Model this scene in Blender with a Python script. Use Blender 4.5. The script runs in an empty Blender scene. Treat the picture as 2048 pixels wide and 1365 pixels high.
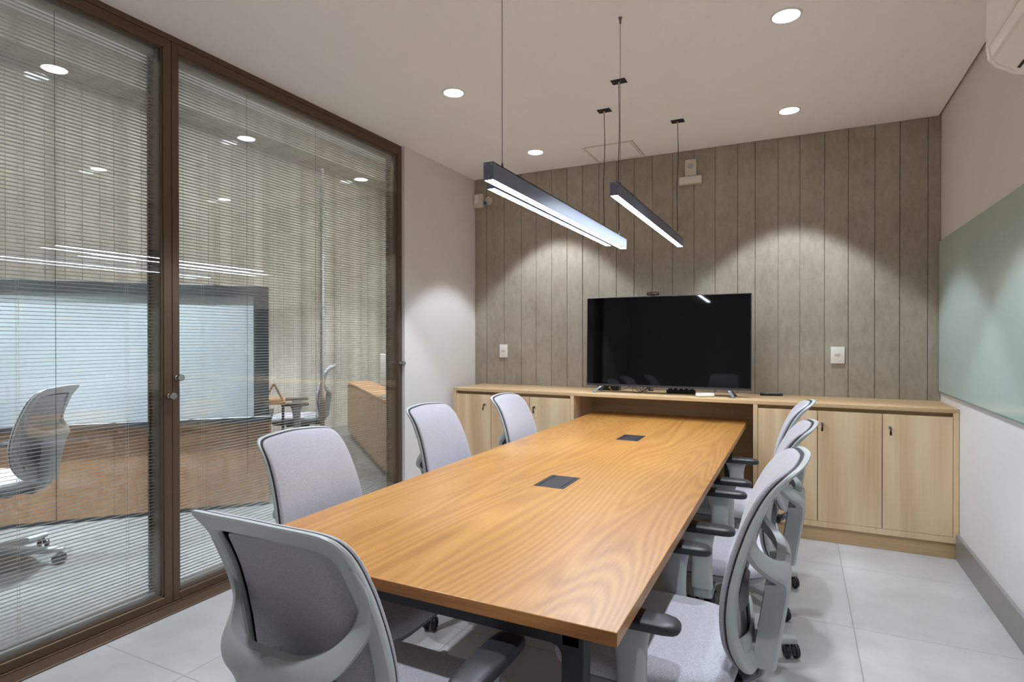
import bpy, bmesh, math, random
from mathutils import Vector, Matrix
random.seed(7)
C = bpy.context.scene.collection
PI = math.pi
def R(d): return math.radians(d)

# ---------------------------------------------------------------- camera
cam_data = bpy.data.cameras.new('camera'); cam = bpy.data.objects.new('camera', cam_data); C.objects.link(cam)
cam_data.sensor_width = 36.0; cam_data.lens = 1160.95 / 2048 * 36; cam_data.clip_start = 0.02
cam.location = (0, 0, 1.33)
cam.rotation_euler = (Matrix.Rotation(R(26.241), 4, 'Z') @ Matrix.Rotation(R(90 - 0.264), 4, 'X') @ Matrix.Rotation(R(-0.046), 4, 'Z')).to_euler()
bpy.context.scene.camera = cam

# ---------------------------------------------------------------- view, world
sc = bpy.context.scene
sc.view_settings.view_transform = 'Standard'; sc.view_settings.look = 'None'
sc.view_settings.exposure = 0.42; sc.view_settings.gamma = 1.0; sc.view_settings.use_curve_mapping = False
sc.cycles.transparent_max_bounces = 24; sc.cycles.max_bounces = 10; sc.cycles.diffuse_bounces = 6
w = bpy.data.worlds.new('world'); sc.world = w; w.use_nodes = True
w.node_tree.nodes['Background'].inputs[0].default_value = (0.5, 0.52, 0.55, 1)
w.node_tree.nodes['Background'].inputs[1].default_value = 0.15
SPOT_W = 64.0; STRIP = 39.0; DISC = 12.0; FAR_W = 150.0
CEIL = 2.835; CEIL2 = 4.07

# ---------------------------------------------------------------- materials
def srgb(r, g, b):
    f = lambda c: (c/255/12.92) if c/255 <= 0.04045 else ((c/255+0.055)/1.055)**2.4
    return (f(r), f(g), f(b), 1)
def mat(name, col, rough=0.5, metal=0.0, spec=0.5, emit=None, es=0.0, bump=None, coat=0.0):
    m = bpy.data.materials.new(name); m.use_nodes = True; nt = m.node_tree; b = nt.nodes['Principled BSDF']
    b.inputs['Base Color'].default_value = col; b.inputs['Roughness'].default_value = rough
    b.inputs['Metallic'].default_value = metal; b.inputs['Specular IOR Level'].default_value = spec
    if coat: b.inputs['Coat Weight'].default_value = coat; b.inputs['Coat Roughness'].default_value = 0.1
    if emit: b.inputs['Emission Color'].default_value = emit; b.inputs['Emission Strength'].default_value = es
    # slight procedural mottling so that no surface is perfectly flat in tone
    tc = nt.nodes.new('ShaderNodeTexCoord'); n = nt.nodes.new('ShaderNodeTexNoise'); n.inputs['Scale'].default_value = bump[0] if bump else 9
    n.inputs['Detail'].default_value = 4
    nt.links.new(tc.outputs['Object'], n.inputs['Vector'])
    hs = nt.nodes.new('ShaderNodeMix'); hs.data_type = 'RGBA'; hs.blend_type = 'MULTIPLY'
    rp = nt.nodes.new('ShaderNodeValToRGB'); rp.color_ramp.elements[0].color = (.93, .93, .93, 1); rp.color_ramp.elements[1].color = (1.04, 1.04, 1.04, 1)
    nt.links.new(n.outputs['Fac'], rp.inputs[0])
    hs.inputs[0].default_value = 1.0; hs.inputs[6].default_value = col
    nt.links.new(rp.outputs[0], hs.inputs[7]); nt.links.new(hs.outputs[2], b.inputs['Base Color'])
    if bump:
        bp = nt.nodes.new('ShaderNodeBump'); bp.inputs['Strength'].default_value = bump[1]; bp.inputs['Distance'].default_value = bump[2]
        nt.links.new(n.outputs['Fac'], bp.inputs['Height']); nt.links.new(bp.outputs[0], b.inputs['Normal'])
    return m
def N(nt, t, **kw):
    n = nt.nodes.new(t)
    for k, v in kw.items():
        if k in n.inputs: n.inputs[k].default_value = v
        else: setattr(n, k, v)
    return n
def ramp(nt, stops):
    r = nt.nodes.new('ShaderNodeValToRGB'); e = r.color_ramp.elements
    e[0].position, e[0].color = stops[0]; e[1].position, e[1].color = stops[-1]
    for p, c in stops[1:-1]:
        x = e.new(p); x.color = c
    return r
def wood(name, axis, cols, rings, stretch, rough, seed=0.0, distort=5.0, bump=0.15, spec=0.5, fine=90, mixf=0.62):
    """straight grain along 'axis' with cathedral arches: bands of a stretched, distorted field"""
    m = bpy.data.materials.new(name); m.use_nodes = True; nt = m.node_tree; b = nt.nodes['Principled BSDF']; L = nt.links.new
    tc = N(nt, 'ShaderNodeTexCoord'); mp = N(nt, 'ShaderNodeMapping')
    s = [1, 1, 1]; s[axis] = stretch; mp.inputs['Scale'].default_value = s; mp.inputs['Location'].default_value = (seed, seed*1.7, seed*0.6)
    L(tc.outputs['Object'], mp.inputs['Vector'])
    big = N(nt, 'ShaderNodeTexNoise', Scale=rings, Detail=2.0, Roughness=0.45, Distortion=0.4); L(mp.outputs[0], big.inputs['Vector'])
    mul = N(nt, 'ShaderNodeMath', operation='MULTIPLY'); mul.inputs[1].default_value = distort*6; L(big.outputs['Fac'], mul.inputs[0])
    sx = N(nt, 'ShaderNodeSeparateXYZ'); L(tc.outputs['Object'], sx.inputs[0])
    fr = N(nt, 'ShaderNodeMath', operation='SINE'); L(mul.outputs[0], fr.inputs[0])
    mr = N(nt, 'ShaderNodeMapRange'); mr.inputs['From Min'].default_value = -1; mr.inputs['From Max'].default_value = 1; L(fr.outputs[0], mr.inputs['Value'])
    mp2 = N(nt, 'ShaderNodeMapping'); s2 = [1, 1, 1]; s2[axis] = 0.025; mp2.inputs['Scale'].default_value = s2; L(tc.outputs['Object'], mp2.inputs['Vector'])
    fn = N(nt, 'ShaderNodeTexNoise', Scale=fine, Detail=5.0, Roughness=0.7); L(mp2.outputs[0], fn.inputs['Vector'])
    md = N(nt, 'ShaderNodeTexNoise', Scale=rings*2.2, Detail=3.0, Roughness=0.6); L(mp.outputs[0], md.inputs['Vector'])
    a1 = N(nt, 'ShaderNodeMix', data_type='FLOAT'); a1.inputs[0].default_value = mixf; L(mr.outputs[0], a1.inputs[2]); L(fn.outputs['Fac'], a1.inputs[3])
    a2 = N(nt, 'ShaderNodeMix', data_type='FLOAT'); a2.inputs[0].default_value = 0.35; L(a1.outputs[0], a2.inputs[2]); L(md.outputs['Fac'], a2.inputs[3])
    rp = ramp(nt, [(0.2, cols[0]), (0.45, cols[1]), (0.62, cols[2]), (0.85, cols[3])]); L(a2.outputs[0], rp.inputs[0])
    L(rp.outputs[0], b.inputs['Base Color']); b.inputs['Roughness'].default_value = rough; b.inputs['Specular IOR Level'].default_value = spec
    if spec > 0.55: b.inputs['Coat Weight'].default_value = 0.35; b.inputs['Coat Roughness'].default_value = 0.42
    bp = N(nt, 'ShaderNodeBump'); bp.inputs['Strength'].default_value = bump; bp.inputs['Distance'].default_value = 0.001
    L(fn.outputs['Fac'], bp.inputs['Height']); L(bp.outputs[0], b.inputs['Normal'])
    return m
def concrete(name, cols, horiz, boards=0.12):
    m = bpy.data.materials.new(name); m.use_nodes = True; nt = m.node_tree; b = nt.nodes['Principled BSDF']; L = nt.links.new
    tc = N(nt, 'ShaderNodeTexCoord'); mp = N(nt, 'ShaderNodeMapping'); mp.inputs['Scale'].default_value = (1, 1, 0.38); L(tc.outputs['Object'], mp.inputs['Vector'])
    g = N(nt, 'ShaderNodeTexNoise', Scale=34.0, Detail=8.0, Roughness=0.66); L(mp.outputs[0], g.inputs['Vector'])
    c = N(nt, 'ShaderNodeTexNoise', Scale=2.3, Detail=4.0, Roughness=0.6); L(tc.outputs['Object'], c.inputs['Vector'])
    mp3 = N(nt, 'ShaderNodeMapping'); s3 = [0, 0, 0]; s3[horiz] = 6.6; mp3.inputs['Scale'].default_value = s3; L(tc.outputs['Object'], mp3.inputs['Vector'])
    bd = N(nt, 'ShaderNodeTexNoise', Scale=1.0, Detail=0.0); L(mp3.outputs[0], bd.inputs['Vector'])
    mx = N(nt, 'ShaderNodeMix', data_type='FLOAT'); mx.inputs[0].default_value = 0.52; L(g.outputs['Fac'], mx.inputs[2]); L(c.outputs['Fac'], mx.inputs[3])
    m2 = N(nt, 'ShaderNodeMix', data_type='FLOAT'); m2.inputs[0].default_value = 0.25; L(mx.outputs[0], m2.inputs[2]); L(bd.outputs['Fac'], m2.inputs[3]); m2.inputs[0].default_value = boards
    rp = ramp(nt, [(0.22, cols[0]), (0.5, cols[1]), (0.78, cols[2])]); L(m2.outputs[0], rp.inputs[0])
    pit = N(nt, 'ShaderNodeTexVoronoi', Scale=22.0); mp4 = N(nt, 'ShaderNodeMapping'); mp4.inputs['Scale'].default_value = (1, 1, 0.45); L(tc.outputs['Object'], mp4.inputs['Vector']); L(mp4.outputs[0], pit.inputs['Vector'])
    pr = ramp(nt, [(0.03, (.45, .42, .38, 1)), (0.07, (1, 1, 1, 1))]); L(pit.outputs['Distance'], pr.inputs[0])
    mk = N(nt, 'ShaderNodeTexNoise', Scale=5.0, Detail=2.0); L(tc.outputs['Object'], mk.inputs['Vector'])
    mkr = ramp(nt, [(0.48, (0, 0, 0, 1)), (0.6, (1, 1, 1, 1))]); L(mk.outputs['Fac'], mkr.inputs[0])
    mu = N(nt, 'ShaderNodeMix', data_type='RGBA', blend_type='MULTIPLY'); L(mkr.outputs[0], mu.inputs[0]); L(rp.outputs[0], mu.inputs[6]); L(pr.outputs[0], mu.inputs[7])
    L(mu.outputs[2], b.inputs['Base Color']); b.inputs['Roughness'].default_value = 0.82; b.inputs['Specular IOR Level'].default_value = 0.25
    bp = N(nt, 'ShaderNodeBump'); bp.inputs['Strength'].default_value = 0.6; bp.inputs['Distance'].default_value = 0.006
    L(g.outputs['Fac'], bp.inputs['Height']); L(bp.outputs[0], b.inputs['Normal'])
    return m
def tiles(name, col, joint, step, off, rough):
    m = bpy.data.materials.new(name); m.use_nodes = True; nt = m.node_tree; b = nt.nodes['Principled BSDF']; L = nt.links.new
    tc = N(nt, 'ShaderNodeTexCoord'); sx = N(nt, 'ShaderNodeSeparateXYZ'); L(tc.outputs['Object'], sx.inputs[0])
    ds = []
    for i in (0, 1):
        ad = N(nt, 'ShaderNodeMath', operation='ADD'); ad.inputs[1].default_value = off[i] + 40*step; L(sx.outputs[i], ad.inputs[0])
        dv = N(nt, 'ShaderNodeMath', operation='DIVIDE'); dv.inputs[1].default_value = step; L(ad.outputs[0], dv.inputs[0])
        fr = N(nt, 'ShaderNodeMath', operation='FRACT'); L(dv.outputs[0], fr.inputs[0])
        su = N(nt, 'ShaderNodeMath', operation='SUBTRACT'); su.inputs[1].default_value = 0.5; L(fr.outputs[0], su.inputs[0])
        ab = N(nt, 'ShaderNodeMath', operation='ABSOLUTE'); L(su.outputs[0], ab.inputs[0]); ds.append(ab)
    mxn = N(nt, 'ShaderNodeMath', operation='MAXIMUM'); L(ds[0].outputs[0], mxn.inputs[0]); L(ds[1].outputs[0], mxn.inputs[1])
    gt = N(nt, 'ShaderNodeMath', operation='GREATER_THAN'); gt.inputs[1].default_value = 0.5 - 0.0016/step; L(mxn.outputs[0], gt.inputs[0])
    n = N(nt, 'ShaderNodeTexNoise', Scale=3.0, Detail=8.0, Roughness=0.6); L(tc.outputs['Object'], n.inputs['Vector'])
    rp = ramp(nt, [(0.3, tuple(c*0.86 for c in col[:3]) + (1,)), (0.7, tuple(min(1, c*1.1) for c in col[:3]) + (1,))]); L(n.outputs['Fac'], rp.inputs[0])
    mx = N(nt, 'ShaderNodeMix', data_type='RGBA'); L(gt.outputs[0], mx.inputs[0]); L(rp.outputs[0], mx.inputs[6]); mx.inputs[7].default_value = joint
    L(mx.outputs[2], b.inputs['Base Color']); b.inputs['Roughness'].default_value = rough
    rr = N(nt, 'ShaderNodeMapRange'); rr.inputs['To Min'].default_value = rough-0.06; rr.inputs['To Max'].default_value = rough+0.1; L(n.outputs['Fac'], rr.inputs['Value']); L(rr.outputs[0], b.inputs['Roughness'])
    return m
def glass(name, tint, ior, amt=1.0):
    m = bpy.data.materials.new(name); m.use_nodes = True; nt = m.node_tree; L = nt.links.new
    for n in list(nt.nodes): nt.nodes.remove(n)
    o = N(nt, 'ShaderNodeOutputMaterial'); t = N(nt, 'ShaderNodeBsdfTransparent'); t.inputs[0].default_value = tint
    g = N(nt, 'ShaderNodeBsdfGlossy'); g.inputs['Roughness'].default_value = 0.0; g.inputs[0].default_value = (1, 1, 1, 1)
    # Schlick reflectance from the absolute facing angle, so both faces of the pane behave alike
    ge = N(nt, 'ShaderNodeNewGeometry'); dt = N(nt, 'ShaderNodeVectorMath', operation='DOT_PRODUCT'); L(ge.outputs['Normal'], dt.inputs[0]); L(ge.outputs['Incoming'], dt.inputs[1])
    ab = N(nt, 'ShaderNodeMath', operation='ABSOLUTE'); L(dt.outputs['Value'], ab.inputs[0])
    om = N(nt, 'ShaderNodeMath', operation='SUBTRACT'); om.inputs[0].default_value = 1.0; L(ab.outputs[0], om.inputs[1])
    pw = N(nt, 'ShaderNodeMath', operation='POWER'); pw.inputs[1].default_value = 5.0; L(om.outputs[0], pw.inputs[0])
    r0 = ((ior-1)/(ior+1))**2
    f = N(nt, 'ShaderNodeMath', operation='MULTIPLY_ADD'); f.inputs[1].default_value = 1-r0; f.inputs[2].default_value = r0; L(pw.outputs[0], f.inputs[0])
    mx = N(nt, 'ShaderNodeMixShader'); L(f.outputs[0], mx.inputs[0]); L(t.outputs[0], mx.inputs[1]); L(g.outputs[0], mx.inputs[2]); L(mx.outputs[0], o.inputs[0])
    return m
def fabric(name, col, scale=420, rough=0.9):
    m = bpy.data.materials.new(name); m.use_nodes = True; nt = m.node_tree; b = nt.nodes['Principled BSDF']; L = nt.links.new
    tc = N(nt, 'ShaderNodeTexCoord'); v = N(nt, 'ShaderNodeTexVoronoi', Scale=scale); L(tc.outputs['Object'], v.inputs['Vector'])
    rp = ramp(nt, [(0.1, tuple(c*0.78 for c in col[:3]) + (1,)), (0.6, tuple(min(1, c*1.15) for c in col[:3]) + (1,))]); L(v.outputs['Distance'], rp.inputs[0])
    L(rp.outputs[0], b.inputs['Base Color']); b.inputs['Roughness'].default_value = rough; b.inputs['Specular IOR Level'].default_value = 0.2
    b.inputs['Sheen Weight'].default_value = 0.25
    bp = N(nt, 'ShaderNodeBump'); bp.inputs['Strength'].default_value = 0.4; bp.inputs['Distance'].default_value = 0.001
    L(v.outputs['Distance'], bp.inputs['Height']); L(bp.outputs[0], b.inputs['Normal'])
    return m
def emis(name, col, s):
    m = bpy.data.materials.new(name); m.use_nodes = True; nt = m.node_tree; b = nt.nodes['Principled BSDF']
    b.inputs['Base Color'].default_value = (0.9, 0.9, 0.9, 1); b.inputs['Emission Color'].default_value = col; b.inputs['Emission Strength'].default_value = s
    return m

M = {}
M['paint'] = mat('wall paint', srgb(226, 223, 222), 0.7, bump=(140, 0.05, 0.001))
M['ceil'] = mat('ceiling paint', srgb(250, 250, 252), 0.8, bump=(140, 0.03, 0.001))
M['gap'] = mat('shadow gap', srgb(120, 112, 104), 0.9)
M['concrete'] = concrete('board marked concrete', [srgb(132, 122, 108), srgb(164, 155, 141), srgb(186, 178, 166)], 0)
M['concrete2'] = concrete('board marked concrete side', [srgb(120, 113, 102), srgb(178, 171, 160), srgb(212, 207, 198)], 1, 0.42)
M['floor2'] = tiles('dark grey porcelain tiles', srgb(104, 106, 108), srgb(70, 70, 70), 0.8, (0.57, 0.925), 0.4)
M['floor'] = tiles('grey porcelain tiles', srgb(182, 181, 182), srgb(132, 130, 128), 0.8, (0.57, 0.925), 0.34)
M['table'] = wood('honey wood', 1, [srgb(122, 76, 32), srgb(162, 111, 50), srgb(178, 129, 64), srgb(188, 142, 80)], 1.5, 0.11, 0.37, 3.1, 80.0, 0.12, 0.6, 210, 0.76)
M['table_edge'] = wood('honey wood edge', 0, [srgb(92, 54, 22), srgb(142, 92, 44), srgb(168, 114, 62), srgb(182, 130, 78)], 3.0, 0.04, 0.42, 6.1, 30.0, 0.1, 0.4, 260)
M['oak_v'] = wood('light oak upright', 2, [srgb(190, 154, 114), srgb(216, 185, 147), srgb(228, 201, 163), srgb(236, 214, 180)], 2.2, 0.14, 0.5, 1.3, 5.0, 0.1, 0.3, 70)
M['oak_h'] = wood('light oak lengthwise', 0, [srgb(172, 140, 100), srgb(200, 170, 130), srgb(212, 184, 144), srgb(220, 196, 158)], 2.2, 0.1, 0.45, 5.3, 1.5, 0.1, 0.3, 70)
M['oak_dark'] = mat('lock plate', srgb(70, 52, 36), 0.5)
M['brown'] = mat('bronze aluminium', srgb(98, 80, 64), 0.42, 0.35)
M['brown_dark'] = mat('bronze aluminium joint', srgb(30, 22, 16), 0.6)
M['glass'] = glass('clear glass', (0.955, 0.965, 0.96, 1), 1.62)
M['slat'] = mat('slat aluminium', srgb(186, 184, 178), 0.38, 0.3)
M['cord'] = mat('blind cord', srgb(205, 196, 178), 0.8)
M['black'] = mat('black steel', srgb(24, 24, 26), 0.45, 0.2)
M['black_pl'] = mat('black plastic', srgb(26, 26, 28), 0.35, bump=(300, 0.1, 0.0005))
M['dark_pl'] = mat('charcoal plastic', srgb(44, 45, 50), 0.38, bump=(300, 0.12, 0.0005))
M['grey_pl'] = mat('light grey plastic', srgb(176, 180, 180), 0.4, bump=(350, 0.08, 0.0004))
M['grey_pl2'] = mat('mid grey plastic', srgb(128, 130, 134), 0.45)
M['seat_fab'] = fabric('grey seat weave', srgb(172, 172, 180), 260)
M['mesh_fab'] = fabric('grey back mesh', srgb(164, 161, 168), 380)
M['rubber'] = mat('dark seam', srgb(40, 40, 46), 0.6)
M['chrome'] = mat('brushed steel', srgb(200, 200, 202), 0.22, 1.0)
M['steel'] = mat('steel wire', srgb(120, 112, 106), 0.35, 0.9)
M['white_pl'] = mat('white plastic', srgb(235, 232, 226), 0.35)
M['cream_pl'] = mat('ivory plastic', srgb(216, 206, 192), 0.4)
M['ac'] = mat('white air conditioner shell', srgb(252, 248, 244), 0.3)
M['screen'] = mat('black television glass', (0.0006, 0.0007, 0.0011, 1), 0.035, 0, 0.42)
M['tv_frame'] = mat('gunmetal frame', srgb(86, 86, 94), 0.35, 0.7)
M['tv_foot'] = mat('grey metal foot', srgb(150, 156, 168), 0.35, 0.6)
M['pend'] = mat('pendant housing', srgb(112, 116, 134), 0.4, 0.3)
M['strip'] = emis('pendant diffuser', (0.76, 0.875, 1, 1), STRIP)
M['disc'] = emis('downlight lens', (0.94, 0.97, 1, 1), DISC)
M['trim_w'] = mat('white lamp rim', srgb(232, 228, 224), 0.4)
M['board'] = mat('sea green back painted glass', srgb(186, 206, 200), 0.07, 0, 0.6)
M['board_edge'] = mat('green glass edge', srgb(120, 146, 138), 0.15)
M['base'] = mat('grey stone baseboard', srgb(134, 132, 128), 0.3, bump=(30, 0.05, 0.001))
M['red_dark'] = mat('dark red plastic', srgb(52, 20, 20), 0.25)
M['yellow'] = mat('yellow plug', srgb(200, 178, 60), 0.4)
M['wood2'] = wood('orange wood front', 2, [srgb(132, 96, 68), srgb(162, 122, 88), srgb(176, 136, 101), srgb(188, 149, 114)], 2.4, 0.12, 0.45, 8.8, 1.6, 0.1, 0.3, 70)
M['slate'] = mat('dark slate edge', srgb(52, 56, 62), 0.35)
M['frost'] = mat('white magnetic board', srgb(176, 186, 192), 0.28)
M['key'] = mat('dark key', srgb(40, 26, 18), 0.4)

# ---------------------------------------------------------------- mesh helpers
class MB:
    """collects shapes, then links them as one mesh object"""
    def __init__(s): s.bm = bmesh.new()
    def box(s, x0, x1, y0, y1, z0, z1, bev=0.0, seg=2, mtx=None):
        r = bmesh.ops.create_cube(s.bm, size=1.0)
        vs = r['verts']
        for v in vs:
            v.co = Vector(((x0+x1)/2 + v.co.x*(x1-x0), (y0+y1)/2 + v.co.y*(y1-y0), (z0+z1)/2 + v.co.z*(z1-z0)))
        if bev > 0:
            es = list({e for v in vs for e in v.link_edges})
            rb = bmesh.ops.bevel(s.bm, geom=es, offset=bev, segments=seg, affect='EDGES', profile=0.5)
            vs = list({v for f in rb['faces'] for v in f.verts} | {v for v in vs if v.is_valid})
        if mtx is not None:
            for v in vs: v.co = mtx @ v.co
        return s
    def loft(s, rings, cap=True, closed=False):
        """rings: list of equal-length point lists; quads between neighbours"""
        vr = [[s.bm.verts.new(p) for p in r] for r in rings]
        n = len(vr[0]); m = len(vr)
        for i in range(m if closed else m-1):
            a, b = vr[i], vr[(i+1) % m]
            for j in range(n):
                k = (j+1) % n
                try: s.bm.faces.new((a[j], a[k], b[k], b[j]))
                except ValueError: pass
        if cap and not closed:
            for r in (vr[0], vr[-1]):
                try: s.bm.faces.new(r)
                except ValueError: pass
        return s
    def tube(s, pts, r, n=8, cap=True):
        pts = [Vector(p) for p in pts]; rings = []
        for i, p in enumerate(pts):
            t = (pts[min(i+1, len(pts)-1)] - pts[max(i-1, 0)]).normalized()
            up = Vector((0, 0, 1)) if abs(t.z) < 0.95 else Vector((1, 0, 0))
            a = t.cross(up).normalized(); b = a.cross(t).normalized()
            rr = r[i] if isinstance(r, (list, tuple)) else r
            rings.append([p + a*math.cos(2*PI*k/n)*rr + b*math.sin(2*PI*k/n)*rr for k in range(n)])
        return s.loft(rings, cap)
    def cyl(s, c, r, h, axis='z', n=24, r2=None):
        c = Vector(c); d = {'x': Vector((1, 0, 0)), 'y': Vector((0, 1, 0)), 'z': Vector((0, 0, 1))}[axis]
        return s.tube([c, c + d*h], [r, r if r2 is None else r2], n)
    def sweep(s, secs, n=12, p=3.0, cap=True):
        """secs: (centre, side vector, up vector, half width, half height); rounded-rectangle section"""
        rings = []
        for c, a, b, hw, hh in secs:
            c, a, b = Vector(c), Vector(a).normalized(), Vector(b).normalized(); ring = []
            for k in range(n):
                t = 2*PI*(k+0.5)/n; cx, sx = math.cos(t), math.sin(t)
                e = 2.0/p
                ring.append(c + a*hw*math.copysign(abs(cx)**e, cx) + b*hh*math.copysign(abs(sx)**e, sx))
            rings.append(ring)
        return s.loft(rings, cap)
    def lathe(s, c, prof, n=32, axis='z'):
        c = Vector(c); rings = []
        for r, h in prof:
            ring = []
            for k in range(n):
                a = 2*PI*k/n; u, v = math.cos(a)*r, math.sin(a)*r
                ring.append(c + (Vector((u, v, h)) if axis == 'z' else Vector((h, u, v)) if axis == 'x' else Vector((u, h, v))))
            rings.append(ring)
        return s.loft(rings)
    def build(s, name, m, parent=None, smooth=True, ang=35):
        bmesh.ops.remove_doubles(s.bm, verts=s.bm.verts, dist=1e-6)
        bmesh.ops.recalc_face_normals(s.bm, faces=s.bm.faces)
        if smooth:
            for f in s.bm.faces: f.smooth = True
            for e in s.bm.edges:
                if len(e.link_faces) == 2 and e.calc_face_angle(0) > R(ang): e.smooth = False
        me = bpy.data.meshes.new(name); s.bm.to_mesh(me); s.bm.free(); me.materials.append(m)
        o = bpy.data.objects.new(name, me); C.objects.link(o)
        if parent: o.parent = parent
        return o
def tag(o, label, cat, group=None):
    o['label'] = label; o['category'] = cat
    if group: o['group'] = group
    return o
def struct(o, label=None):
    o['kind'] = 'structure'
    if label: o['label'] = label
    return o
def thing(name, label, cat, loc=(0, 0, 0), rz=0.0, group=None):
    o = bpy.data.objects.new(name, None); C.objects.link(o); o.location = loc; o.rotation_euler = (0, 0, rz); o.empty_display_size = 0.1
    return tag(o, label, cat, group)
def copy_tree(o, parent=None):
    c = o.copy(); C.objects.link(c)
    if parent: c.parent = parent
    for ch in list(o.children): copy_tree(ch, c)
    return c
def lerp(a, b, t): return a + (b-a)*t

# ================================================================= room shell
XR = 0.867; XL = -2.763; XG = -2.79; YB = 4.81; YN = -1.5
FX0 = -6.35; FY1 = 8.6
struct(MB().box(-2.87, XR+0.15, YN-0.15, YB+0.2, -0.12, 0).build('floor', M['floor'], smooth=False), 'grey porcelain tile floor')
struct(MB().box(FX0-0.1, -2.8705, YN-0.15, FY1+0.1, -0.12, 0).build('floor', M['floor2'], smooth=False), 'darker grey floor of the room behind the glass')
# plaster ceiling with a recessed shadow gap along the walls
mb = MB(); mb.box(-2.80, XR-0.016, YN, YB-0.004, CEIL, CEIL+0.03); struct(mb.build('ceiling', M['ceil'], smooth=False), 'white plaster ceiling')
struct(MB().box(-2.99, XR+0.15, YN-0.15, YB+0.2, CEIL+0.031, CEIL+0.2).build('ceiling', M['gap'], smooth=False), 'dark recess above the ceiling edge')
struct(MB().box(FX0-0.15, -2.95, YN-0.15, FY1+0.15, CEIL2, CEIL2+0.15).build('ceiling', M['ceil'], smooth=False), 'high ceiling of the room behind the glass')
struct(MB().box(XR, XR+0.15, YN, YB+0.2, 0, CEIL+0.03).build('wall_right', M['paint'], smooth=False), 'white painted side wall')
struct(MB().box(-3.0, XR, YN-0.15, YN, 0, CEIL+0.03).build('wall_near', M['paint'], smooth=False), 'white painted wall behind the camera')
mb = MB(); mb.box(-2.95, XL, 3.706, YB+0.2, 0, CEIL+0.03); mb.box(-2.95, XL, YN, -0.04, 0, CEIL+0.03)
mb.box(-2.95, -2.80, YN, FY1, CEIL+0.032, CEIL2); mb.box(-2.95, -2.80, YB+0.2, FY1, 0, CEIL+0.032)
struct(mb.build('wall_left', M['paint'], smooth=False), 'white painted wall beside the glass doors')
# board-marked concrete: every board stands a little in or out, with a thin groove between
def board_wall(name, joints, horiz, plane, z1, m, label, z0=0.0, sign=1):
    mb = MB(); rnd = random.Random(3)
    for a, b in zip(joints[:-1], joints[1:]):
        d = rnd.uniform(0, 0.004); g = 0.0019
        if horiz == 'x': mb.box(a+g, b-g, plane+d, plane+0.15, z0, z1, 0.0012, 1)
        else: mb.box(plane-0.15, plane-d, a+g, b-g, z0, z1, 0.0012, 1)
    if horiz == 'x': mb.box(joints[0], joints[-1], plane+0.011, plane+0.16, z0, z1)
    else: mb.box(plane-0.16, plane-0.011, joints[0], joints[-1], z0, z1)
    return struct(mb.build(name, m, smooth=False), label)
J = [-2.763, -2.638, -2.453, -2.278, -2.128, -1.977, -1.83, -1.686, -1.537, -1.383, -1.233, -1.079, -0.917, -0.748, -0.588, -0.422, -0.297, -0.137, 0.011, 0.172, 0.323, 0.485, 0.633, 0.794, 0.867]
board_wall('wall_back', J, 'x', YB, CEIL+0.03, M['concrete'], 'board-marked concrete wall behind the television')
j = [YN-0.1]
while j[-1] < FY1: j.append(j[-1] + random.uniform(0.13, 0.18))
board_wall('wall_beyond', j, 'y', -6.2, CEIL2, M['concrete2'], 'board-marked concrete wall of the room behind the glass')
j = [-6.2]
while j[-1] < -2.95: j.append(j[-1] + random.uniform(0.13, 0.18))
board_wall('wall_beyond', j, 'x', FY1-0.2, CEIL2, M['concrete'], 'far concrete end wall of the room behind the glass')
struct(MB().box(FX0, -2.95, YN-0.15, YN, 0, CEIL2).build('wall_beyond', M['paint'], smooth=False), 'plain end wall of the room behind the glass')
struct(MB().box(-6.2, -5.85, YN, FY1-0.2, CEIL2-0.28, CEIL2, 0.004).build('trim_1', M['concrete2'], smooth=False), 'concrete beam under the high ceiling behind the glass')
struct(MB().box(XR-0.018, XR-0.0005, YN+0.01, 4.296, 0, 0.151, 0.0015, 1).build('baseboard_right', M['base'], smooth=False), 'grey stone baseboard')
struct(MB().box(XL+0.0005, XL+0.016, 3.72, 4.28, 0, 0.12, 0.0015, 1).build('baseboard_left', M['base'], smooth=False), 'grey stone baseboard')

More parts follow.
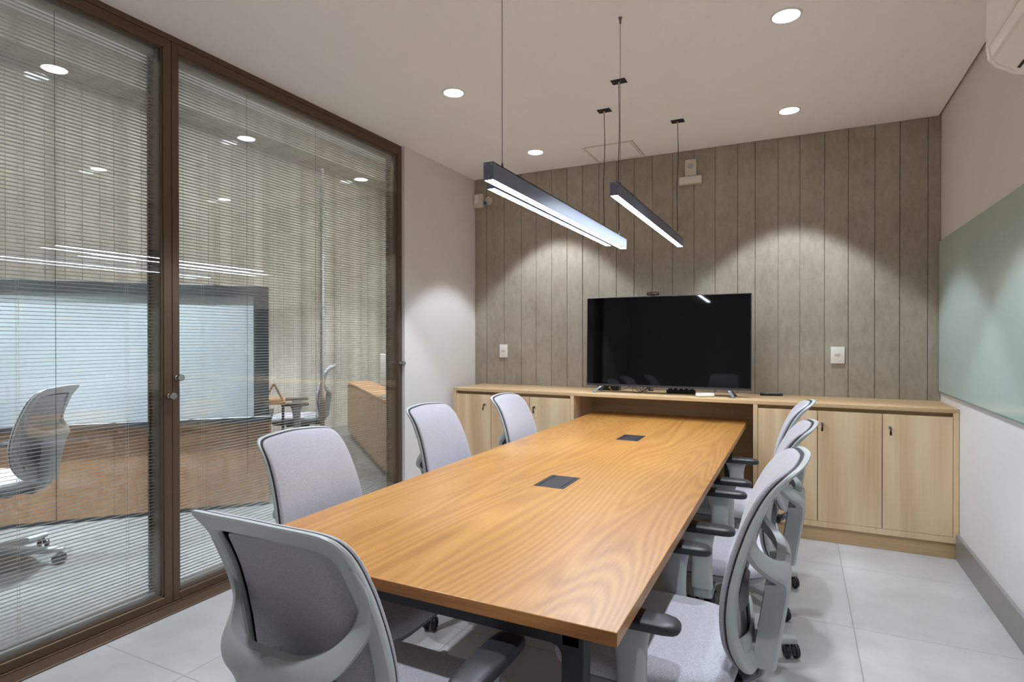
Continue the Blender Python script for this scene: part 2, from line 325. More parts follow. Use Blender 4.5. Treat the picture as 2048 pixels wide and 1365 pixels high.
# ---- glazed doors
def frame_box(mb, y0, y1, z0, z1, x0, x1, b=0.002): mb.box(x0, x1, y0, y1, z0, z1, b, 1)
mb = MB()
mb.box(-2.93, XG, -0.04, 3.706, 2.808, CEIL+0.004, 0.002, 1)                # head
mb.box(-2.93, XG, 3.700, 3.7055, 0, 2.81, 0.001, 1); mb.box(-2.93, XG, -0.04, 0.0, 0, 2.81, 0.002, 1)
struct(mb.build('trim_2', M['brown'], smooth=False), 'bronze metal casing around the glass doors')
mb = MB(); mb.box(-2.95, -2.698, -0.04, 3.7055, 0.0, 0.009, 0.002, 1); mb.box(-2.80, XG+0.006, 0.0, 3.70, 0.009, 0.016, 0.001, 1)
struct(mb.build('trim_3', M['brown'], smooth=False), 'flat bronze floor track of the glass doors')
def leaf(name, y0, y1, s0, s1, label, knobs):
    mb = MB(); x0, x1 = -2.915, XG; zb, zt = 0.017, 2.806
    mb.box(x0, x1, y0, y0+s0, zb, zt, 0.0025, 1); mb.box(x0, x1, y1-s1, y1, zb, zt, 0.0025, 1)
    mb.box(x0, x1, y0+s0-0.002, y1-s1+0.002, zt-0.046, zt, 0.0025, 1); mb.box(x0, x1, y0+s0-0.002, y1-s1+0.002, zb, zb+0.04, 0.0025, 1)
    # stepped glazing beads
    for xb in (-2.803, -2.902):
        for a, b, c, d in ((y0+s0, y0+s0+0.007, zb+0.04, zt-0.046), (y1-s1-0.007, y1-s1, zb+0.04, zt-0.046)): mb.box(xb-0.006, xb+0.006, a-0.001, b, c, d)
        mb.box(xb-0.006, xb+0.006, y0+s0, y1-s1, zt-0.054, zt-0.045); mb.box(xb-0.006, xb+0.006, y0+s0, y1-s1, zb+0.039, zb+0.048)
    f = struct(mb.build(name, M['brown'], smooth=False), label)
    for xb in (-2.806, -2.900):
        MB().box(xb-0.003, xb+0.003, y0+s0-0.001, y1-s1+0.001, zb+0.038, zt-0.044).build('pane', M['glass'], f, smooth=False)
    for y, z in knobs:
        k = MB().lathe((0, 0, 0), [(0.011, 0.0), (0.011, 0.006), (0.008, 0.008), (0.008, 0.022), (0.015, 0.023), (0.0165, 0.026), (0.0165, 0.041), (0.015, 0.043), (0.0, 0.0431)], 28, 'x').build('knob', M['chrome'], f)
        k.location = (XG, y, z)
    return f
leaf('door_1', 0.0, 1.841, 0.04, 0.042, 'left glass door leaf with a bronze frame', [(1.822, 1.047)])
leaf('door_2', 1.843, 3.700, 0.033, 0.036, 'right glass door leaf with a bronze frame', [(1.862, 1.135), (3.682, 1.135)])

# ---- blinds between the panes
def blind(y0, y1, label, cords, pulls):
    x = -2.853; t = thing('venetian_blind', label, 'blind', (x, (y0+y1)/2, 0), 0, 'venetian blinds in the glass doors'); h = (y1-y0)/2
    mb = MB(); zt = 2.716; pitch = 0.0163; z = zt; tilt = R(4)
    while z > 0.085:
        pts = []
        for s in (-1, -0.5, 0, 0.5, 1):
            u = s*0.0088; v = -0.0014*s*s
            pts.append((u*math.cos(tilt)-v*math.sin(tilt), u*math.sin(tilt)+v*math.cos(tilt)))
        a = [mb.bm.verts.new((p[0], -h, z+p[1])) for p in pts]; b = [mb.bm.verts.new((p[0], h, z+p[1])) for p in pts]
        for i in range(4): mb.bm.faces.new((a[i], a[i+1], b[i+1], b[i]))
        z -= pitch
    me = bpy.data.meshes.new('slats'); mb.bm.to_mesh(me); mb.bm.free(); me.materials.append(M['slat'])
    for p in me.polygons: p.use_smooth = True
    o = bpy.data.objects.new('slats', me); C.objects.link(o); o.parent = t
    md = o.modifiers.new('thickness', 'SOLIDIFY'); md.thickness = 0.0005
    MB().box(-0.013, 0.013, -h, h, 2.722, 2.752, 0.002, 1).build('head_rail', M['slat'], t, smooth=False)
    MB().box(-0.009, 0.009, -h, h, 0.066, 0.078, 0.002, 1).build('bottom_rail', M['slat'], t, smooth=False)
    for yc in cords:
        mb = MB()
        for dx in (-0.0098, 0.0098): mb.tube([(dx, yc-(y0+y1)/2, 0.07), (dx, yc-(y0+y1)/2, 2.73)], 0.0006, 5)
        mb.build('ladder_cord', M['cord'], t)
    for yc in pulls:
        MB().tube([(0.0125, yc-(y0+y1)/2, 0.55), (0.0125, yc-(y0+y1)/2, 2.73)], 0.0011, 6).build('lift_cord', M['rubber'], t)
    return t
blind(0.05, 1.786, 'left silver venetian blind, ending at the two meeting door frames', [0.35, 1.23, 1.66], [1.36])
blind(1.884, 3.648, 'right silver venetian blind, between the knobs and the white wall', [2.05, 2.55, 3.05, 3.5], [2.32, 2.85])

# ================================================================= cabinets
YF = 4.291; ZC = 0.903; ZU = 0.878
tag(MB().box(-2.683, XR-0.001, YF, YB-0.001, ZU, ZC, 0.0015, 1).build('worktop', M['oak_h'], smooth=False), 'long light oak worktop under the television', 'worktop')
def lock(px, z, parent, rot):
    mb = MB().lathe((0, 0, 0), [(0.0, 0.0), (0.0105, 0.0), (0.0105, -0.006), (0.009, -0.016), (0.0, -0.0161)], 20, 'y')
    l = mb.build('lock', M['chrome'], parent); l.location = (px, 0, z)
    mb = MB(); mb.box(-0.0012, 0.0012, -0.034, -0.0155, -0.004, 0.004); mb.cyl((-0.001, -0.034, -0.002), 0.0095, 0.002, 'x', 18); mb.cyl((0.0, -0.036, -0.04), 0.0035, 0.034, 'z', 8)
    mb.box(-0.006, 0.006, -0.037, -0.035, -0.046, -0.022, 0.001, 1)
    kx = mb.build('key', M['key'], parent); kx.location = (px, 0, z); kx.rotation_euler = (0, rot, 0)
def cabinet(label, x0, x1, doors, locks):
    t = thing('cabinet', label, 'cabinet', ((x0+x1)/2, YF, 0)); ox = (x0+x1)/2; th = 0.028
    mb = MB(); yb = YB-0.004-YF
    mb.box(x0-ox, x0-ox+th, 0, yb, 0.094, ZU-0.0005, 0.001, 1); mb.box(x1-ox-th, x1-ox, 0, yb, 0.094, ZU-0.0005, 0.001, 1)
    mb.box(x0-ox+th, x1-ox-th, 0, yb, 0.094, 0.130, 0.001, 1); mb.box(x0-ox+th, x1-ox-th, yb-0.015, yb, 0.13, ZU-0.001)
    mb.build('carcass', M['oak_v'], t, smooth=False)
    MB().box(x0-ox+th, x1-ox-th, 0.045, 0.065, 0.70, ZU-0.001).build('top_rail', M['oak_h'], t, smooth=False)
    MB().box(x0-ox, x1-ox, 0.012, 0.03, 0.0005, 0.0935).build('plinth', M['oak_h'], t, smooth=False)
    for (a, b), (lx, rot) in zip(doors, locks):
        d = MB().box(a-ox+0.0015, b-ox-0.0015, -0.0, 0.018, 0.1325, 0.853, 0.0008, 1).build('door', M['oak_v'], t, smooth=False)
        d.location = (0, 0.002, 0)
        if lx is not None: lock(lx-ox, 0.772, d, rot)
    return t
cabinet('left light oak cupboard of three doors, by the white wall', -2.683, -1.577, [(-2.655, -2.315), (-2.313, -1.962), (-1.960, -1.606)], [(-2.368, 0.12), (-2.03, 0.0), (-1.912, -0.1)])
cabinet('right light oak cupboard of three doors, by the side wall', -0.276, XR-0.002, [(-0.247, 0.114), (0.115, 0.474), (0.475, 0.836)], [(None, 0), (0.142, 0.05), (0.515, -0.02)])
mb = MB(); mb.box(-1.5765, -0.2765, 4.76, 4.78, 0.002, ZU-0.001)
tag(mb.build('niche_panel', M['oak_h'], smooth=False), 'oak back panel of the open niche behind the table end', 'panel')

# ================================================================= table
TX0, TX1, TY0, TY1, TZ = -1.478, -0.3265, 1.1415, 4.565, 0.735
t = thing('conference_table', 'long honey coloured wooden meeting table on a black metal frame', 'table', ((TX0+TX1)/2, (TY0+TY1)/2, 0))
hx, hy = (TX1-TX0)/2, (TY1-TY0)/2
mb = MB(); mb.box(-hx, hx, -hy, hy, 0.7045, TZ, 0.0012, 2)
mb.build('tabletop', M['table'], t, smooth=False)
for s_ in (-1, 1): MB().box(-hx+0.0005, hx-0.0005, min(s_*hy, s_*(hy+0.0012)), max(s_*hy, s_*(hy+0.0012)), 0.7052, TZ-0.0008, 0.0004, 1).build('edge_band', M['table_edge'], t, smooth=False)
for yy in (-hy+0.03, hy-0.30):
    mb = MB(); a = 0.05
    for sx in (-1, 1): mb.box(sx*(hx-0.108)-0.025, sx*(hx-0.108)+0.025, yy, yy+a, 0, 0.704, 0.003, 1)
    mb.box(-hx+0.09, hx-0.09, yy, yy+a, 0.664, 0.704, 0.003, 1)
    for sx in (-1, 1):      # rounded inner corners
        cx = sx*(hx-0.133); ring0 = []; ring1 = []
        for q, yq in ((ring0, yy+0.001), (ring1, yy+a-0.001)):
            q.append((cx+sx*0.004, yq, 0.668))
            for k in range(7):
                an = PI/2*k/6; q.append((cx - sx*0.022*(1-math.sin(an)) , yq, 0.664 - 0.022*(1-math.cos(an))))
        mb.loft([ring0, ring1])
    mb.build('leg_frame', M['black'], t, smooth=False)
for xx in (-0.22, 0.22): MB().box(xx-0.02, xx+0.02, -hy+0.08, hy-0.3, 0.665, 0.703, 0.002, 1).build('beam', M['black'], t, smooth=False)
def power_box(y0, y1, label):
    x0, x1 = -0.959, -0.8295; cx, cy = (x0+x1)/2, (y0+y1)/2
    t = thing('power_box', label, 'power box', (cx, cy, TZ), 0, 'power boxes let into the table'); a, b = (x1-x0)/2, (y1-y0)/2
    mb = MB(); z = 0.0018
    mb.box(-a, -a+0.017, -b, b, 0, z, 0.0005, 1); mb.box(a-0.014, a, -b, b, 0, z, 0.0005, 1); mb.box(-a+0.017, a-0.014, -b, -b+0.012, 0, z, 0.0005, 1); mb.box(-a+0.017, a-0.014, b-0.012, b, 0, z, 0.0005, 1)
    mb.build('rim', M['dark_pl'], t, smooth=False)
    MB().box(-a+0.015, a-0.012, -b+0.011, b-0.011, 0.0, 0.0004).build('well', M['black'], t, smooth=False)
    MB().box(-a+0.024, a-0.016, -b+0.013, b-0.013, 0.0004, 0.0022, 0.0006, 1).build('lid', M['dark_pl'], t, smooth=False)
power_box(2.139, 2.336, 'nearer black power box set flush into the tabletop')
power_box(3.319, 3.5175, 'farther black power box set flush into the tabletop')

# ================================================================= office chairs
def catmull(P, n):
    out = []; m = len(P)
    for i in range(m):
        p0, p1, p2, p3 = P[(i-1) % m], P[i], P[(i+1) % m], P[(i+2) % m]
        for k in range(n):
            u = k/n
            out.append(tuple(0.5*((2*b) + (-a+c)*u + (2*a-5*b+4*c-d)*u*u + (-a+3*b-3*c+d)*u**3) for a, b, c, d in zip(p0, p1, p2, p3)))
    return out
half = [(0.0, 1.004), (0.075, 1.001), (0.140, 0.996), (0.168, 0.986), (0.180, 0.962), (0.187, 0.89), (0.195, 0.80), (0.201, 0.71), (0.198, 0.63), (0.183, 0.555), (0.148, 0.497), (0.095, 0.468)]
OUT = catmull(half + [(0.0, 0.458)] + [(-x, z) for x, z in reversed(half[1:])], 4)
PY = [(0.44, -0.264), (0.50, -0.242), (0.56, -0.228), (0.63, -0.224), (0.70, -0.231), (0.78, -0.249), (0.86, -0.275), (0.93, -0.308), (0.97, -0.339), (1.01, -0.382)]
def yp(z):
    for (a, ya), (b, yb) in zip(PY[:-1], PY[1:]):
        if z <= b or b == PY[-1][0]:
            return lerp(ya, yb, (z-a)/(b-a))
def back_y(x, z):
    y = sum(yp(z+d) for d in (-0.02, -0.01, 0, 0.01, 0.02))/5
    return y + 0.42*x*x
def bring(s, off, cz=0.74):
    r = []
    for x, z in OUT:
        X, Z = x*s, cz + (z-cz)*s
        r.append((X, back_y(X, Z) + off, Z))
    return r
def make_chair():
    t = bpy.data.objects.new('office_chair', None); C.objects.link(t); t.empty_display_size = 0.1
    # base with five arms and casters: stays on the floor
    mb = MB(); mb.lathe((0, 0, 0), [(0.0, 0.06), (0.030, 0.06), (0.040, 0.075), (0.042, 0.11), (0.034, 0.135), (0.0, 0.136)], 24)
    for k in range(5):
        a = 2*PI*k/5; d = Vector((math.cos(a), math.sin(a), 0)); sd = Vector((-d.y, d.x, 0)); up = Vector((0, 0, 1))
        secs = []
        for q in range(9):
            u = q/8; r = lerp(0.02, 0.352, u); z = lerp(0.108, 0.082, u) - 0.006*math.sin(PI*u)
            secs.append((d*r + up*z, sd, up, lerp(0.034, 0.017, u), lerp(0.026, 0.015, u)))
        mb.sweep(secs, 16, 3.2)
    mb.build('base', M['grey_pl'], t)
    for k in range(5):
        a = 2*PI*k/5; dx, dy = math.cos(a)*0.338, math.sin(a)*0.338
        mb = MB(); mb.cyl((0, 0, 0.045), 0.0065, 0.04, 'z', 12)
        secs = [((-0.012+0.004*q*0, 0, 0.03), (0, 1, 0), (0, 0, 1), 0.006, 0.012) for q in (0,)]
        hood = []
        for q in range(7):
            an = lerp(-0.2, PI*0.62, q/6); hood.append(((-math.cos(an)*0.027+0.012, 0, 0.031+math.sin(an)*0.027), (0, 1, 0), (-math.cos(an), 0, math.sin(an)), 0.008, 0.0045))
        mb.sweep(hood, 12, 3)
        c = mb.build('caster', M['black_pl'], t); c.location = (dx, dy, 0); c.rotation_euler = (0, 0, a + 0.9 + 0.7*k)
        for sy in (-1, 1):
            wv = MB(); wv.lathe((0, 0, 0), [(0.0, -0.010), (0.012, -0.010), (0.022, -0.0095), (0.0285, -0.007), (0.03, -0.003), (0.03, 0.003), (0.0285, 0.008), (0.016, 0.0105), (0.014, 0.008), (0.0, 0.008)], 28, 'y')
            wo = wv.build('wheel', M['black_pl'], c); wo.location = (0.012, sy*0.0185, 0.0305)
            if sy < 0: wo.rotation_euler = (0, 0, PI)
    mb = MB(); mb.cyl((0, 0, 0.13), 0.026, 0.15, 'z', 24); mb.cyl((0, 0, 0.27), 0.015, 0.125, 'z', 20); mb.build('gas_lift', M['black_pl'], t)
    # upper part: everything below moves with the seat height
    ups = []
    mb = MB(); mb.box(-0.08, 0.08, -0.13, 0.10, 0.372, 0.418, 0.012, 3); mb.box(-0.05, 0.05, -0.24, -0.10, 0.385, 0.412, 0.008, 2)
    mb.tube([(0.07, 0.03, 0.388), (0.18, 0.03, 0.386), (0.225, 0.03, 0.38)], [0.005, 0.005, 0.007], 10)
    ups.append(mb.build('mechanism', M['black_pl'], t))
    # seat: shell and cushion
    def sq(hw, y0, y1, z, p=4.2, n=48, dome=0.0):
        r = []
        for k in range(n):
            a = 2*PI*k/n; c_, s_ = math.cos(a), math.sin(a)
            X = hw*math.copysign(abs(c_)**(2/p), c_); Y = (y0+y1)/2 + (y1-y0)/2*math.copysign(abs(s_)**(2/p), s_)
            wf = max(0.0, (Y-0.12)/0.12); X *= 1 - 0.05*max(0, -Y/0.22)
            r.append((X, Y, z - 0.012*wf*wf + dome*(X/hw)**2 if hw > 0.01 else z - 0.012*wf*wf))
        return r
    mb = MB(); mb.loft([sq(0.20, -0.18, 0.18, 0.405), sq(0.232, -0.215, 0.225, 0.414), sq(0.240, -0.222, 0.236, 0.430), sq(0.240, -0.222, 0.236, 0.438)])
    ups.append(mb.build('seat_shell', M['grey_pl2'], t))
    mb = MB(); mb.loft([sq(0.232, -0.215, 0.228, 0.4385), sq(0.245, -0.228, 0.243, 0.443), sq(0.249, -0.232, 0.248, 0.456), sq(0.247, -0.230, 0.246, 0.470), sq(0.238, -0.222, 0.238, 0.481), sq(0.215, -0.2, 0.215, 0.488), sq(0.15, -0.14, 0.15, 0.490), sq(0.07, -0.07, 0.07, 0.489), sq(0.012, -0.012, 0.012, 0.4885)])
    ups.append(mb.build('seat', M['seat_fab'], t))
    # backrest: fabric face, dark seam, plastic ring
    mb = MB(); mb.loft([bring(s, o) for s, o in ((0.80, -0.0058), (0.955, -0.0058), (0.985, -0.001), (0.993, 0.003), (0.992, 0.008), (0.975, 0.0125), (0.94, 0.0145), (0.8, 0.0145), (0.6, 0.0145), (0.4, 0.0145), (0.2, 0.0145), (0.02, 0.0145))])
    mb.loft([bring(s, o) for s, o in ((0.80, -0.0058), (0.6, -0.0058), (0.4, -0.0058), (0.2, -0.0058), (0.02, -0.0058))])
    ups.append(mb.build('backrest', M['mesh_fab'], t))
    mb = MB(); mb.loft([bring(s, o) for s, o in ((0.96, -0.0005), (1.004, -0.0005), (1.006, -0.0045), (0.96, -0.0045))], closed=True)
    ups.append(mb.build('seam', M['rubber'], t))
    mb = MB(); mb.loft([bring(s, o) for s, o in ((0.845, -0.006), (0.99, -0.005), (1.008, -0.005), (1.018, -0.009), (1.016, -0.016), (1.0, -0.021), (0.93, -0.023), (0.865, -0.0225), (0.84, -0.018), (0.835, -0.011))], closed=True)
    # lower lip of the ring, wider than the rest
    lip = []
    for q in range(13):
        an = lerp(-1.0, 1.0, q/12); x = an*0.135; zb = 0.458 + 0.16*abs(x)**1.6*4; zt2 = 0.535 + 0.5*abs(x)**1.5
        zc = (zb+zt2)/2 - 0.0; lip.append(((x, back_y(x, zc)-0.013, zc+0.004), (0, 0, 1), (0, 1, 0), max(0.012, (zt2-zb)/2), 0.008))
    mb.sweep(lip, 12, 3)
    ups.append(mb.build('back_frame', M['grey_pl'], t))
    # yoke: two arms from the ring that sweep back and meet, then a plate down to the seat
    I_ = [(0.177, 0.93, 0), (0.173, 0.885, 0.0), (0.164, 0.828, 0.16), (0.146, 0.788, 0.42), (0.115, 0.762, 0.70), (0.06, 0.747, 0.92), (0.0, 0.743, 1), (0.0, 0.715, 1), (0.0, 0.67, 1), (0.0, 0.60, 1), (0.0, 0.53, 1), (0.0, 0.455, 1)]
    O_ = [(0.186, 0.915, 0), (0.192, 0.868, 0.0), (0.186, 0.808, 0.10), (0.168, 0.765, 0.34), (0.148, 0.728, 0.65), (0.112, 0.703, 0.88), (0.082, 0.685, 1), (0.067, 0.655, 1), (0.060, 0.61, 1), (0.056, 0.56, 1), (0.053, 0.51, 1), (0.051, 0.455, 1)]
    def fine(P, n=4):
        Q = []
        for i in range(len(P)-1):
            p0, p1, p2, p3 = P[max(i-1, 0)], P[i], P[i+1], P[min(i+2, len(P)-1)]
            for q in range(n):
                u = q/n; Q.append(tuple(0.5*((2*b) + (-a+c)*u + (2*a-5*b+4*c-d)*u*u + (-a+3*b-3*c+d)*u**3) for a, b, c, d in zip(p0, p1, p2, p3)))
        return Q + [P[-1]]
    def deep(z): return -0.352 + 0.16*max(0, 0.66-z)**1.0 + 0.9*max(0, z-0.70)**2
    If, Of = fine(I_), fine(O_); mb = MB(); NV = 8
    for s_ in (-1, 1):
        grids = []
        for side in (0, 1):
            rows = []
            for (xi, zi, wi), (xo, zo, wo_) in zip(If, Of):
                row = []
                for q in range(NV+1):
                    v = q/NV; x, z, w_ = lerp(xi, xo, v), lerp(zi, zo, v), min(1, max(0, lerp(wi, wo_, v)))
                    w_ = w_*w_*(3-2*w_)
                    y = lerp(back_y(min(x, 0.2), z)-0.0235, deep(z), w_)
                    rim = (2*v-1)**4 if xi > 0.002 else v**4
                    y += 0.010*rim*(0.3+0.7*w_)
                    if side: y += lerp(0.012, 0.05 if xi < 0.002 else 0.022, w_) - 0.018*rim*0 
                    row.append(mb.bm.verts.new((s_*x, y, z)))
                rows.append(row)
            grids.append(rows)
        A_, B_ = grids; m = len(A_)
        for g in grids:
            for i in range(m-1):
                for q in range(NV): mb.bm.faces.new((g[i][q], g[i][q+1], g[i+1][q+1], g[i+1][q]))
        for i in range(m-1):
            mb.bm.faces.new((A_[i][NV], B_[i][NV], B_[i+1][NV], A_[i+1][NV]))
            if If[i][0] > 1e-5: mb.bm.faces.new((A_[i][0], A_[i+1][0], B_[i+1][0], B_[i][0]))
        for i in (0, m-1):
            for q in range(NV): mb.bm.faces.new((A_[i][q], A_[i][q+1], B_[i][q+1], B_[i][q]))
    # struts that tie the plate to the lower ring
    mb.sweep([((0, -0.30, 0.50), (1, 0, 0), (0, 0, 1), 0.045, 0.02), ((0, -0.262, 0.505), (1, 0, 0), (0, 0, 1), 0.05, 0.016), ((0, back_y(0, 0.505)-0.012, 0.505), (1, 0, 0), (0, 0, 1), 0.06, 0.014)], 16, 3)
    ups.append(mb.build('back_support', M['grey_pl'], t))
    mb = MB(); mb.sweep([((0, -0.292, 0.475), (1, 0, 0), (0, -1, 0), 0.038, 0.012), ((0, -0.278, 0.43), (1, 0, 0), (0, -1, -0.3), 0.038, 0.012), ((0, -0.24, 0.402), (1, 0, 0), (0, -0.3, -1), 0.038, 0.012), ((0, -0.15, 0.395), (1, 0, 0), (0, 0, -1), 0.038, 0.012)], 16, 3)
    ups.append(mb.build('hinge_bar', M['grey_pl2'], t))
    mb = MB(); lr = []
    for s, o in ((0.2, -0.026), (0.75, -0.024), (1.0, -0.014), (0.95, -0.006), (0.3, -0.004)):
        lr.append([(0.105*s*math.copysign(abs(math.cos(a))**0.8, math.cos(a)), back_y(0.105*s*math.cos(a), 0.635+0.04*s*math.sin(a)) + o, 0.635+0.042*s*math.copysign(abs(math.sin(a))**0.8, math.sin(a))) for a in [2*PI*k/32 for k in range(32)]])
    mb.loft(lr); ups.append(mb.build('lumbar_pad', M['grey_pl2'], t))
    # armrests
    for s_ in (-1, 1):
        mb = MB(); X = s_*0.272
        secs = []
        for z, x, y, hw, th in ((0.608, X, 0.0, 0.056, 0.016), (0.595, X, 0.0, 0.050, 0.017), (0.56, X, -0.004, 0.040, 0.017), (0.50, X*0.995, -0.006, 0.036, 0.017), (0.42, X*0.985, -0.006, 0.038, 0.017), (0.40, X*0.98, -0.006, 0.038, 0.016)):
            secs.append(((x, y, z), (0, 1, 0), (1, 0, 0), hw, th))
        mb.sweep(secs, 20, 3.2)
        secs = []
        for z, x, hw, th in ((0.41, X*0.98, 0.032, 0.012), (0.385, X*0.965, 0.032, 0.0125), (0.362, X*0.93, 0.032, 0.0135)): secs.append(((x, -0.006, z), (0, 1, 0), (1, 0, 0), hw, th))
        secs += [((X*0.87, -0.006, 0.352), (0, 1, 0), (0.7, 0, s_*0.7), 0.032, 0.012), ((X*0.78, -0.006, 0.356), (0, 1, 0), (0, 0, s_), 0.032, 0.011), ((X*0.5, -0.006, 0.372), (0, 1, 0), (0, 0, s_), 0.034, 0.010), ((X*0.2, -0.006, 0.385), (0, 1, 0), (0, 0, s_), 0.034, 0.010)]
        mb.sweep(secs, 16, 3.2)
        ar = mb.build('armrest', M['grey_pl'], t); ups.append(ar)
        mb = MB(); secs = []
        for y, hw, th, z in ((-0.122, 0.012, 0.006, 0.622), (-0.118, 0.022, 0.010, 0.622), (-0.108, 0.031, 0.0135, 0.623), (-0.085, 0.0365, 0.0155, 0.624), (0.0, 0.040, 0.016, 0.625), (0.08, 0.041, 0.016, 0.625), (0.115, 0.038, 0.0155, 0.624), (0.128, 0.033, 0.0135, 0.623), (0.135, 0.026, 0.010, 0.622), (0.138, 0.016, 0.006, 0.622)):
            secs.append(((X, y, z), (1, 0, 0), (0, 0, 1), hw, th))
        mb.sweep(secs, 20, 3.6)
        mb.build('arm_pad', M['dark_pl'], ar)
    for o in ups: o['moves'] = 1
    return t
proto = make_chair()
def place_chair(x, y, face, lift, spin, label, group, first=[True]):
    """face: direction the sitter looks (degrees from +X)"""
    o = proto if first[0] else copy_tree(proto); first[0] = False
    o.location = (x, y, 0); o.rotation_euler = (0, 0, R(face-90))
    for ch in o.children:
        nm = ch.name.split('.')[0]
        if nm in ('base', 'caster'):        # turn the star on its own axis
            if nm == 'caster': ch.location = Matrix.Rotation(R(spin), 3, 'Z') @ ch.location
            ch.rotation_euler.z += R(spin)
        elif nm != 'gas_lift': ch.location.z = lift
    tag(o, label, 'chair', group)
    for q in [o] + list(o.children):
        if 'moves' in q: del q['moves']
    return o
G1 = 'grey office chairs round the meeting table'
place_chair(-0.871, 1.09, 89.5, 0.006, 20, 'grey office chair at the near end of the table, seen from behind', G1)
place_chair(-1.325, 1.59, 0, -0.018, 75, 'grey office chair on the door side, nearest of the three there', G1)
place_chair(-1.375, 2.51, 0, -0.018, 30, 'grey office chair on the door side, middle of the three there', G1)
place_chair(-1.318, 3.29, 0, -0.03, 15, 'grey office chair on the door side, in front of the left cupboard doors', G1)
place_chair(-0.367, 1.66, 180, 0.028, 200, 'grey office chair nearest the camera on the blank wall side of the table', G1)
place_chair(-0.326, 2.52, 180, 0.0, 203, 'middle grey office chair on the blank wall side, half hidden by the nearest one', G1)
place_chair(-0.318, 3.25, 180, 0.012, 207, 'grey office chair on the blank wall side, farthest, in front of the right cupboard', G1)
G2 = 'office chairs behind the glass'
place_chair(-4.165, 1.675, 215, 0.05, 40, 'grey office chair behind the left blind, beside the wooden counter', G2)
place_chair(-4.68, 4.42, 226, 0.05, 10, 'dark silhouetted office chair behind the right blind, seen from the side', G2)

# ================================================================= lamps
def downlight(x, y, z, label, power, group, cone=84, blend=0.22):
    t = thing('downlight', label, 'ceiling lamp', (x, y, z), 0, group)
    MB().lathe((0, 0, 0), [(0.058, 0.0), (0.0595, -0.004), (0.068, -0.0035), (0.070, -0.001), (0.070, 0.0), (0.064, 0.0005)], 40).build('rim', M['trim_w'], t)
    MB().lathe((0, 0, 0), [(0.0, -0.0095), (0.03, -0.0085), (0.05, -0.006), (0.0575, -0.0042), (0.0575, -0.0002), (0.0, -0.0002)], 40).build('lens', M['disc'], t)
    ld = bpy.data.lights.new('bulb', 'SPOT'); ld.energy = power; ld.spot_size = R(cone); ld.spot_blend = blend; ld.shadow_soft_size = 0.035; ld.color = (0.87, 0.935, 1)
    lo = bpy.data.objects.new('bulb', ld); C.objects.link(lo); lo.parent = t; lo.location = (0, 0, -0.05)
    return t
GD = 'round recessed ceiling lamps over the meeting table'
for x, y, lb in ((-1.905, 4.295, 'round recessed ceiling lamp above the left cupboard'), (-0.055, 4.255, 'round recessed ceiling lamp above the right cupboard'),
                 (-1.893, 3.035, 'round recessed ceiling lamp left of the hanging wires'), (-0.052, 3.0, 'largest round recessed ceiling lamp, at the top of the view'),
                 (-1.893, 1.78, 'recessed ceiling lamp over the near left chairs, outside the view'), (-0.052, 1.78, 'recessed ceiling lamp over the near right chair, outside the view'),
                 (-1.893, 0.5, 'recessed ceiling lamp left of the camera'), (-0.052, 0.5, 'recessed ceiling lamp above the camera')):
    downlight(x, y, CEIL, lb, SPOT_W, GD)
GF = 'recessed lamps of the room behind the glass'
for x, y, lb, p, cn, bl in ((-3.88, 2.50, 'recessed lamp in the high ceiling above the right part of the framed white board', 1700, 46, 0.9), (-4.80, 1.56, 'recessed lamp in the high ceiling above the left part of the framed white board', 1100, 44, 0.9),
                    (-4.6, 0.6, 'added unseen lamp in the high ceiling near the plain end wall', 420, 84, 0.4), (-4.2, 4.6, 'added unseen lamp in the high ceiling above the silhouetted chair', 420, 84, 0.4), (-4.4, 6.8, 'added unseen lamp in the high ceiling near the far end wall', 420, 84, 0.4)):  # last three lamps are unseen, added to light this room
    downlight(x, y, CEIL2, lb, p, GF, cn, bl)
for x, y in ((-4.5, 1.6), (-4.5, 4.2), (-4.5, 6.6)):  # unseen glowing panels, added to brighten the room behind the glass
    t = thing('added_light_panel', 'added square light panel, unseen, behind the glass, %s' % {1.6: 'above the wooden counter', 4.2: 'above the silhouetted chair', 6.6: 'near the far end wall'}[y], 'ceiling lamp', (x, y, CEIL2), 0, 'added light panels behind the glass')
    MB().box(-0.32, 0.32, -0.32, 0.32, -0.02, 0, 0.003, 1).build('housing', M['trim_w'], t, smooth=False)
    MB().box(-0.3, 0.3, -0.3, 0.3, -0.0215, -0.0202).build('diffuser', emis('added far panel light', (0.96, 0.98, 1, 1), 40.0) if 'added far panel light' not in bpy.data.materials else bpy.data.materials['added far panel light'], t, smooth=False)
